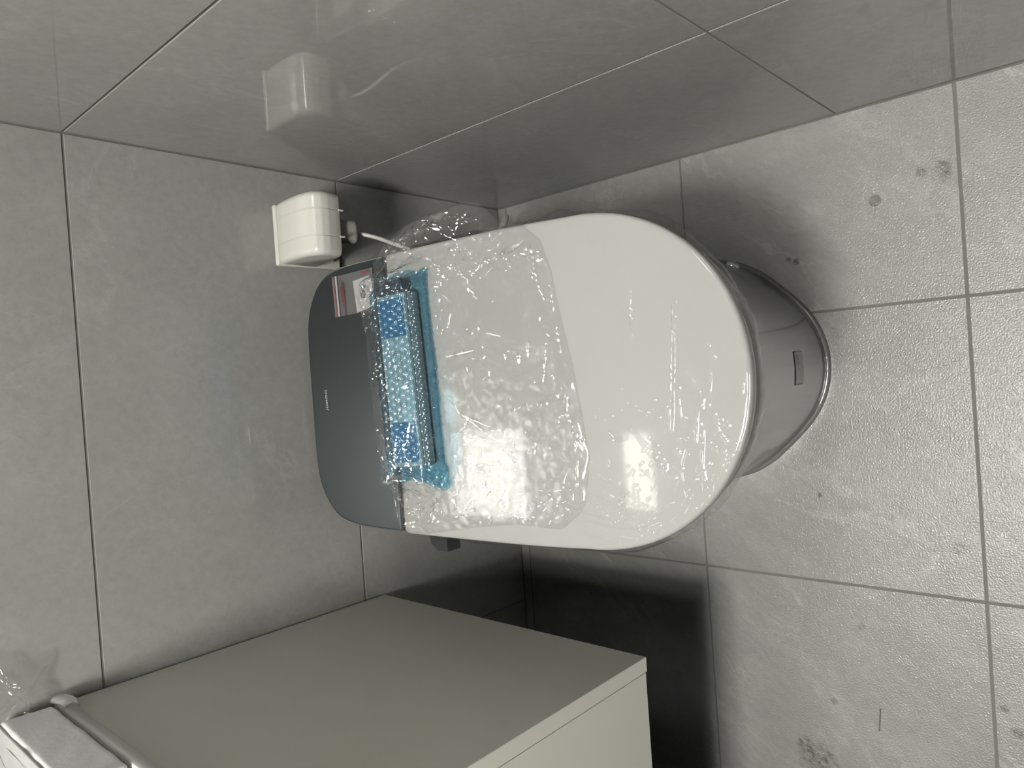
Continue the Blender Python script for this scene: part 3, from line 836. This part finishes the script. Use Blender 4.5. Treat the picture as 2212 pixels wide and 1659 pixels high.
# strips of tape over the top
def strip(p, q, w, z, over=.0):
    p, q = np.array(p), np.array(q); d = (q - p) / np.linalg.norm(q - p); n = np.array([-d[1], d[0]]) * w / 2
    V = []; m_ = 8
    for i in range(m_ + 1):
        c = p + (q - p) * i / m_
        V += [(c[0] + n[0], c[1] + n[1], z + .0002 * (i % 2)), (c[0] - n[0], c[1] - n[1], z + .0002 * (i % 2))]
    return V, [[2 * i, 2 * i + 1, 2 * i + 3, 2 * i + 2] for i in range(m_)]
for p_, q_ in (((-.712, -.06), (-.712, -.24)), ((-.73, -.02), (-.80, -.245)), ((-.72, -.20), (-.86, -.05)), ((-.75, -.245), (-.9, -.13))):
    vs, fs = strip(p_, q_, .018, .9086); obj('tape', vs, fs, M['tape'], pk)
vs, fs = soft_box(-.740, -.6880, -.2505, -.232, .868, .9085, .004, .0006, 9, 8); obj('tape', vs, fs, M['tape'], pk, 60)

# clear plastic bag gathered behind the parcel, against the back wall
nb2 = 160
th = np.linspace(0, 2 * np.pi, nb2, endpoint=False)
bo = np.column_stack([-.668 + .050 * np.cos(th), .888 + .034 * np.sin(th)])
bo += (np.column_stack([np.cos(th), np.sin(th)]) * (perlin(np.cos(th) * 2 + 4, np.sin(th) * 2 + 1, 5) * .025)[:, None])
xz, t = radial_grid(bo, np.array([-.672, .886]), 60)
X, Zz = xz[..., 0], xz[..., 1]
h = .020 * (1 - t[:, None] ** 2) + .007 * creases(X, Zz, 22, .12, 91, .6, 1.8) + .006 * creases(X, Zz, 40, .12, 92, -.5, 1.5) + .004 * perlin(X * 40, Zz * 40, 3)
hp = np.zeros_like(X)
for (xa, za, xb, zb_) in ((-.640, .897, -.655, .884), (-.650, .900, -.655, .884), (-.668, .878, -.690, .874), (-.686, .884, -.692, .866), (-.658, .893, -.678, .880), (-.695, .880, -.700, .862)):
    facet(hp, X, Zz, xa, za, xb, zb_, .0013, .25, -.75, .004)
h = h * .7 + hp
V = np.column_stack([X.ravel(), (-.004 - np.clip(h, .0, 1)).ravel(), Zz.ravel()])
pb = obj('plastic_bag', V, grid_faces(61, nb2), M['film'], None, 70)
tag(pb, 'crumpled clear plastic gathered against the wall behind the foam-wrapped parcel', 'plastic bag')

# ------------------------------------------------------------------ things lying on the lid
ROT = math.radians(2.9)
PC = (-.3365, -.2475)                                        # centre of the bubble-wrapped remote
def on_lid(vs, lift=0.0):
    """local flat coords (z = height above lid) -> turned and laid on the tilted lid"""
    o = rot_pts(vs, PC, ROT)
    return [(x, y, zl(y) + z + lift) for x, y, z in o]
remote = empty('remote_control', (PC[0], PC[1], zl(PC[1])), 'white toilet remote with two blue adhesive squares inside the blue bubble wrap', 'remote control')
rx0, rx1, ry0, ry1 = PC[0] - .1155, PC[0] + .1155, PC[1] - .0285, PC[1] + .0270
vs, fs = box_data(rx0, rx1, ry0, ry1, .0045, .0225, .003, 2); obj('body', on_lid(vs), fs, M['remote_shaded'], remote, 40)
vs, fs = box_data(rx0 + .001, rx1 - .001, ry0 + .001, ry1 - .001, .0225, .0265, .0012, 2); pl_ = obj('back_plate', on_lid(vs), fs, M['remote'], remote, 40)
for xa, xb in ((rx0 + .007, rx0 + .060), (rx1 - .058, rx1 - .007)):
    vs, fs = box_data(xa, xb, ry0 + .006, ry1 - .003, .0265, .0275, .0003); obj('adhesive_square', on_lid(vs), fs, M['blue'], remote)
for i in range(3):
    vs, fs = box_data(PC[0] - .035 + i * .034, PC[0] - .029 + i * .034, PC[1] - .012, PC[1] + .006, .0265, .0268)
    obj('mount_slot', on_lid(vs), fs, M['remote_shaded'], pl_)
vs, fs = box_data(rx0 + .002, rx1 - .002, ry0 + .0015, ry0 + .003, .0265, .0278); obj('edge_ridge', on_lid(vs), fs, M['remote'], pl_)
dk = obj('dark_packet', *(lambda d: (on_lid(d[0]), d[1]))(soft_box(rx1 + .0035, rx1 + .020, PC[1] - .016, PC[1] + .027, .0035, .020, .006, .001, 3, 8)), M['navy'], None, 60)
tag(dk, 'small dark packet showing through the right end of the blue bubble wrap', 'packet')

# bubble wrap: a flattened sleeve round the remote, ends pressed flat
nu, nv = 420, 280
u = np.linspace(-1, 1, nu)
LEN = .1405
yc = PC[1] - .004
V = np.zeros((nu, nv, 3))
perim = np.linspace(0, 1, nv, endpoint=False)
for i, uu in enumerate(u):
    d_end = (1 - abs(uu)) * LEN
    e_ = np.clip(d_end / .026, 0, 1); e_ = e_ * e_ * (3 - 2 * e_)
    hw = .0405 + .0035 * (1 - e_) * (1 if uu < 0 else .6)
    ht = .0065 + (.0305 - .0065) * e_
    nexp = 2.0 / (2.5 + 3.5 * e_)
    a = perim * 2 * math.pi
    ca, sa = np.cos(a), np.sin(a)
    yy = np.sign(ca) * np.abs(ca) ** nexp * hw
    zz = np.sign(sa) * np.abs(sa) ** nexp * (ht / 2) + ht / 2
    V[i, :, 1] = yc + yy; V[i, :, 2] = zz + .0012
    rag = .004 * np.sin(a * 3 + 1 + (2 if uu > 0 else 0)) + .010 * np.clip(-ca if uu < 0 else ca * .3, 0, 1) * (1 - e_)
    V[i, :, 0] = PC[0] + uu * (LEN + rag * (1 - e_)) + .0015
# redistribute round the section by arc length, then raise the bubbles
for i in range(nu):
    q = np.concatenate([V[i], V[i][:1]])
    s = np.concatenate([[0], np.cumsum(np.linalg.norm(np.diff(q, axis=0), axis=1))])
    w = np.linspace(0, s[-1], nv, endpoint=False)
    V[i] = np.stack([np.interp(w, s, q[:, c]) for c in range(3)], 1)
tu = np.gradient(V, axis=0); tv_ = (np.roll(V, -1, 1) - np.roll(V, 1, 1))
nn = np.cross(tu, tv_); nn /= np.maximum(np.linalg.norm(nn, axis=2), 1e-9)[..., None]
cc = V.mean((0, 1)); 
if ((V - cc) * nn).sum() < 0: nn = -nn
arc = np.cumsum(np.linalg.norm(np.diff(np.concatenate([V, V[:, :1]], 1), axis=1), axis=2), 1)
A = arc; U_ = V[..., 0]
pu, pv = .0108, .0094
rowi = np.round(A / pv); sh = (rowi % 2) * .5
coli = np.round(U_ / pu - sh)
dist = np.hypot(U_ - (coli + sh) * pu, A - rowi * pv)
dome = np.sqrt(np.clip(1 - (dist / .0046) ** 2, 0, 1))
V = V + nn * (dome * .0026 + .0007 * perlin(U_ * 60, A * 60, 2) + .0012 * np.clip(perlin(U_ * 22 + 3, A * 22, 9), 0, 1))[..., None]
V[..., 2] = np.maximum(V[..., 2], .0010)
bw = obj('bubble_wrap', on_lid(V.reshape(-1, 3).tolist()), grid_faces(nu, nv), M['wrap'], None, 60)
tag(bw, 'blue bubble wrap sleeve around the remote on the toilet lid', 'bubble wrap')

# large clear bag spread over the rear half of the lid
BAG = [(-.198, -.1895), (-.170, -.187), (-.1475, -.2085), (-.1285, -.250), (-.1215, -.289), (-.1165, -.36), (-.124, -.378), (-.1535, -.412), (-.163, -.445), (-.185, -.470),
       (-.2235, -.482), (-.272, -.490), (-.330, -.502), (-.395, -.511), (-.440, -.516), (-.492, -.5075), (-.5055, -.4965), (-.5235, -.473), (-.5235, -.446), (-.5215, -.41), (-.531, -.335), (-.5455, -.252), (-.5485, -.203), (-.5265, -.196), (-.4985, -.1935), (-.44, -.1900), (-.36, -.187), (-.27, -.186)]
nb3, nt3 = 860, 260
bo = polyline_closed(BAG, nb3)
for _ in range(3): bo = (np.roll(bo, 1, 0) + 2 * bo + np.roll(bo, -1, 0)) / 4
cen = np.array([-.335, -.335])
xy, t = radial_grid(bo, cen, nt3)
X, Y = xy[..., 0], xy[..., 1]
ca, sa = math.cos(-ROT), math.sin(-ROT)
lx_ = (X - PC[0]) * ca - (Y - PC[1]) * sa; ly_ = (X - PC[0]) * sa + (Y - PC[1]) * ca
dx = np.maximum(np.abs(lx_ - .0015) - .136, 0); dy = np.maximum(np.abs(ly_ + .004) - .0375, 0)
dbox = np.hypot(dx, dy)
reach = .022 * (1 + .5 * perlin(X * 28, Y * 28, 40)) 
env = .0362 * np.clip(1 - dbox / reach, 0, 1) ** 1.05 + .004 * np.clip(1 - dbox / .05, 0, 1)
edge = 1 - t[:, None] ** 60
rightside = np.clip((X + .175) / .02, 0, 1)
pocket = .004 * np.exp(-(((X + .145) / .03) ** 2 + ((Y + .30) / .07) ** 2))
def ridge(f, w, seed, a, st): return (w / f) * 1.5 * creases(X, Y, f, w, seed, a, st)
ripple = ridge(10, .016, 1, .25, 2.8) + ridge(15, .026, 2, .08, 2.6) + ridge(22, .034, 3, -.6, 2.4) + ridge(36, .05, 4, .1, 2.0) + ridge(60, .075, 6, .5, 1.6)
strong = .45 + .75 * np.clip(1 - dbox / .06, 0, 1) + .9 * np.clip((X + .21) / .04, 0, 1) + .7 * np.clip((-X - .45) / .06, 0, 1)
soft_w = .0016 * (perlin(X * 38, Y * 38, 24) + .6) + .0007 * perlin(X * 80, Y * 80, 25) + .0010 * (perlin(X * 22, Y * 22, 14) + 1) + .0015 * (perlin(X * 9, Y * 9, 15) + .6)
lowfreq = np.clip(perlin(X * 11 + 2, Y * 11, 16) * 1.6 + .5, .15, 1)
patch = np.clip(perlin(X * 17 + 3, Y * 17, 61) * 2.4 - .05, 0, 1)
hot = np.clip(1 - dbox / .045, 0, 1) + 1.3 * np.clip((X + .215) / .05, 0, 1) + .9 * np.clip((-X - .44) / .05, 0, 1) * np.clip((Y + .40) / .08, .25, 1) + .4
crum = 1.5 * (.0030 * np.abs(perlin(X * 75, Y * 75, 62)) + .0022 * np.abs(perlin(X * 130, Y * 130, 63)) + .0028 * np.abs(perlin((X * .8 + Y * .6) * 60, (Y * .8 - X * .6) * 22, 64))) * patch * np.minimum(hot, 1.25)
hf = folds(X, Y, BAG_FOLDS, 9)
flakes(hf, X, Y, [(-.15, -.24, 20, .018, .03), (-.185, -.39, 25, .02, .03), (-.22, -.26, 30, .03, .015), (-.34, -.26, 50, .07, .022), (-.46, -.25, 40, .025, .03),
    (-.50, -.32, 45, .025, .05), (-.50, -.43, 40, .02, .04), (-.42, -.40, 40, .03, .05), (-.35, -.46, 20, .08, .02), (-.30, -.36, 18, .06, .04), (-.48, -.49, 20, .03, .015)], 4)
damp = np.clip(1 - hf / .0006, 0, 1)
flakes(hf, X, Y, [(-.148, -.235, 26, .016, .022), (-.137, -.30, 30, .012, .035), (-.175, -.215, 14, .02, .012), (-.50, -.22, 16, .03, .012), (-.46, -.34, 12, .03, .04), (-.50, -.45, 12, .015, .03)], 14, (.004, .013), (.0011, .0021))
top = .0022 + env + pocket + (ripple * strong * lowfreq + soft_w + crum) * damp + hf
top = .0016 + (top - .0016) * np.maximum(edge, .0)
# the bag overhangs the right edge of the lid and sags there
sag = .004 * np.clip((X + .160) / .045, 0, 1) ** 1.3
bot = .0013 + .0004 * (perlin(X * 30, Y * 30, 19) + .5)
under = np.clip(1 - dbox / .012, 0, 1)
sagb = sag * 1.6 + .010 * np.exp(-(((X + .140) / .02) ** 2 + ((Y + .30) / .07) ** 2)) * rightside
Zt = zl(Y) + top - sag
Zb = zl(Y) + .0009 - sagb + .0004 * perlin(X * 40, Y * 40, 23) + .0003 * perlin(X * 90, Y * 90, 26)
Zb = np.where(t[:, None] > .999, Zt - .0004, Zb)
nr = nt3 + 1
Vt = np.column_stack([X.ravel(), Y.ravel(), Zt.ravel()])
# bottom layer: only the part outside the package footprint matters; coarser
Vb = np.column_stack([X.ravel(), Y.ravel(), Zb.ravel()])
V = np.concatenate([Vt, Vb]); F = grid_faces(nr, nb3)
F += grid_faces(nr, nb3, True, len(Vt))
o0 = nt3 * nb3
for k in range(nb3): F.append([o0 + k, o0 + (k + 1) % nb3, len(Vt) + o0 + (k + 1) % nb3, len(Vt) + o0 + k])
bag = obj('plastic_bag', V, F, M['film'], None, 75)
tag(bag, 'large crinkled clear plastic bag spread over the rear half of the toilet lid', 'plastic bag')

# small zip bag with a card on the dark cover
def quad_patch(c, nx, ny, lift, bumps=0.0, seed=0):
    """c: four (x,y) corners, in order; laid on the cover plane"""
    c = np.array(c, float); V = []
    for i in range(ny + 1):
        for k in range(nx + 1):
            a, b = k / nx, i / ny
            p = (c[0] * (1 - a) + c[1] * a) * (1 - b) + (c[3] * (1 - a) + c[2] * a) * b
            w = bumps * float(np.exp(-abs(perlin(np.array([p[0] * 60]), np.array([p[1] * 60]), seed)[0]) / .1)) if bumps else 0
            V.append((p[0], p[1], zl(p[1]) + lift + w))
    return V, grid_faces(ny + 1, nx + 1, False)
ZB_ = [(-.1775, -.0945), (-.1755, -.1830), (-.2345, -.1845), (-.2365, -.0965)]     # rear right, front right, front left, rear left
zb = empty('zip_bag', (-.206, -.14, zl(-.14)), 'small clear zip bag with red print lying on the dark rear cover', 'zip bag')
vs, fs = quad_patch(ZB_, 60, 40, .0022, .0006, 6); obj('bag_film', vs, fs, M['zip'], zb, 60)
def zq(a0, a1, b0, b1):     # sub-rectangle in bag coords a: rear->front, b: right->left
    c = np.array(ZB_)
    f = lambda a, b: tuple((c[0] * (1 - a) + c[1] * a) * (1 - b) + (c[3] * (1 - a) + c[2] * a) * b)
    return [f(a0, b0), f(a1, b0), f(a1, b1), f(a0, b1)]
vs, fs = quad_patch(zq(.105, .15, .0, 1.0), 2, 10, .0042); obj('zip_strip', vs, fs, M['zip_white'], zb)
vs, fs = quad_patch(zq(.05, .085, .0, 1.0), 2, 10, .0042); obj('zip_line', vs, fs, M['zip_red'], zb)
vs, fs = quad_patch(zq(.76, .92, .045, .085), 2, 2, .0045); obj('red_mark', vs, fs, M['red'], zb)
parts = []
for col_, (a0, b0, b1) in enumerate(((.215, .28, .62), (.25, .12, .80), (.285, .20, .97))):
    b = b0
    while b < b1:
        w_ = random.uniform(.025, .045); parts.append(quad_patch(zq(a0, a0 + .026, b, b + w_), 1, 1, .0044)); b += w_ + .012
vs, fs = join(*parts); obj('red_print', vs, fs, M['red_dim'], zb)
card = empty('paper_card', (-.208, -.165, zl(-.165)), 'small white card with round printed mark inside the zip bag', 'card')
CARD = [(-.1885, -.1375), (-.1835, -.1715), (-.2285, -.1815), (-.2345, -.1430)]
CARD = [(-.1885, -.1385), (-.1850, -.1735), (-.1900, -.1770), (-.2285, -.1815), (-.2345, -.1435)]
V = [(x, y, zl(y) + .0006) for x, y in CARD] + [(x, y, zl(y) + .0010) for x, y in CARD]
n_ = 5
obj('sheet', V, [[5, 6, 7, 8, 9], [4, 3, 2, 1, 0]] + [[i, (i + 1) % 5, 5 + (i + 1) % 5, 5 + i] for i in range(5)], M['card'], card)
# rounded sticker with its printed mark
cc_ = np.array([-.2095, -.1605])
dirx = np.array([-.0405, -.0045]) / np.hypot(.0405, .0045)     # along right->left
diry = np.array([dirx[1], -dirx[0]]) * -1
diry = np.array([.10, -.995]) * 1.0
def cp(a, b, lift): # a along x (left positive), b toward front
    p = cc_ + dirx * a + diry * b
    return (p[0], p[1], zl(p[1]) + lift)
def disc(ca_, cb_, ra, rb, lift, n=24, pw=2.0):
    V = []
    for k in range(n):
        th_ = 2 * math.pi * k / n; c1, s1 = math.cos(th_), math.sin(th_)
        V.append(cp(ca_ + math.copysign(abs(c1) ** (2 / pw), c1) * ra, cb_ + math.copysign(abs(s1) ** (2 / pw), s1) * rb, lift))
    return V, [list(range(n))]
vs, fs = disc(0, 0, .0185, .0150, .0012, 40, 6); obj('sticker', vs, fs, M['card2'], card)
vs, fs = join(disc(0, -.0015, .0062, .0058, .0014), disc(-.0095, .0040, .0026, .0026, .0014, 14)); obj('printed_mark', vs, fs, M['ink'], card)
def crect(a0, a1, b0, b1, lift): return [cp(a0, b0, lift), cp(a1, b0, lift), cp(a1, b1, lift), cp(a0, b1, lift)], [[0, 1, 2, 3]]
vs, fs = join(crect(-.0026, .0026, -.0037, -.0031, .0015), crect(-.0026, .0026, .0003, .0009, .0015), crect(-.0026, -.0020, -.0031, .0003, .0015), crect(.0020, .0026, -.0031, .0003, .0015), crect(-.0004, .0004, -.0031, .0003, .0015))
obj('printed_square', vs, fs, M['card2'], card)
parts = []
for b0, a0, a1 in ((.0083, -.0065, .0070), (.0108, -.0085, .0080)):
    a = a0
    while a < a1:
        w_ = random.uniform(.0010, .0017); parts.append(crect(a, a + w_, b0, b0 + .0012, .0014)); a += w_ + .0005
vs, fs = join(*parts); obj('printed_text', vs, fs, M['ink'], card)

# ------------------------------------------------------------------ sliver of plastic on the floor
vs, fs = box_data(-.8875, -.8530, -.6735, -.6715, 0.0002, .0016, .0004)
vs = rot_pts(vs, (-.87, -.6725), math.radians(-6))
st = obj('plastic_sliver', vs, fs, M['stick']); tag(st, 'thin dark plastic sliver lying on the floor tile in front of the cabinet', 'debris')
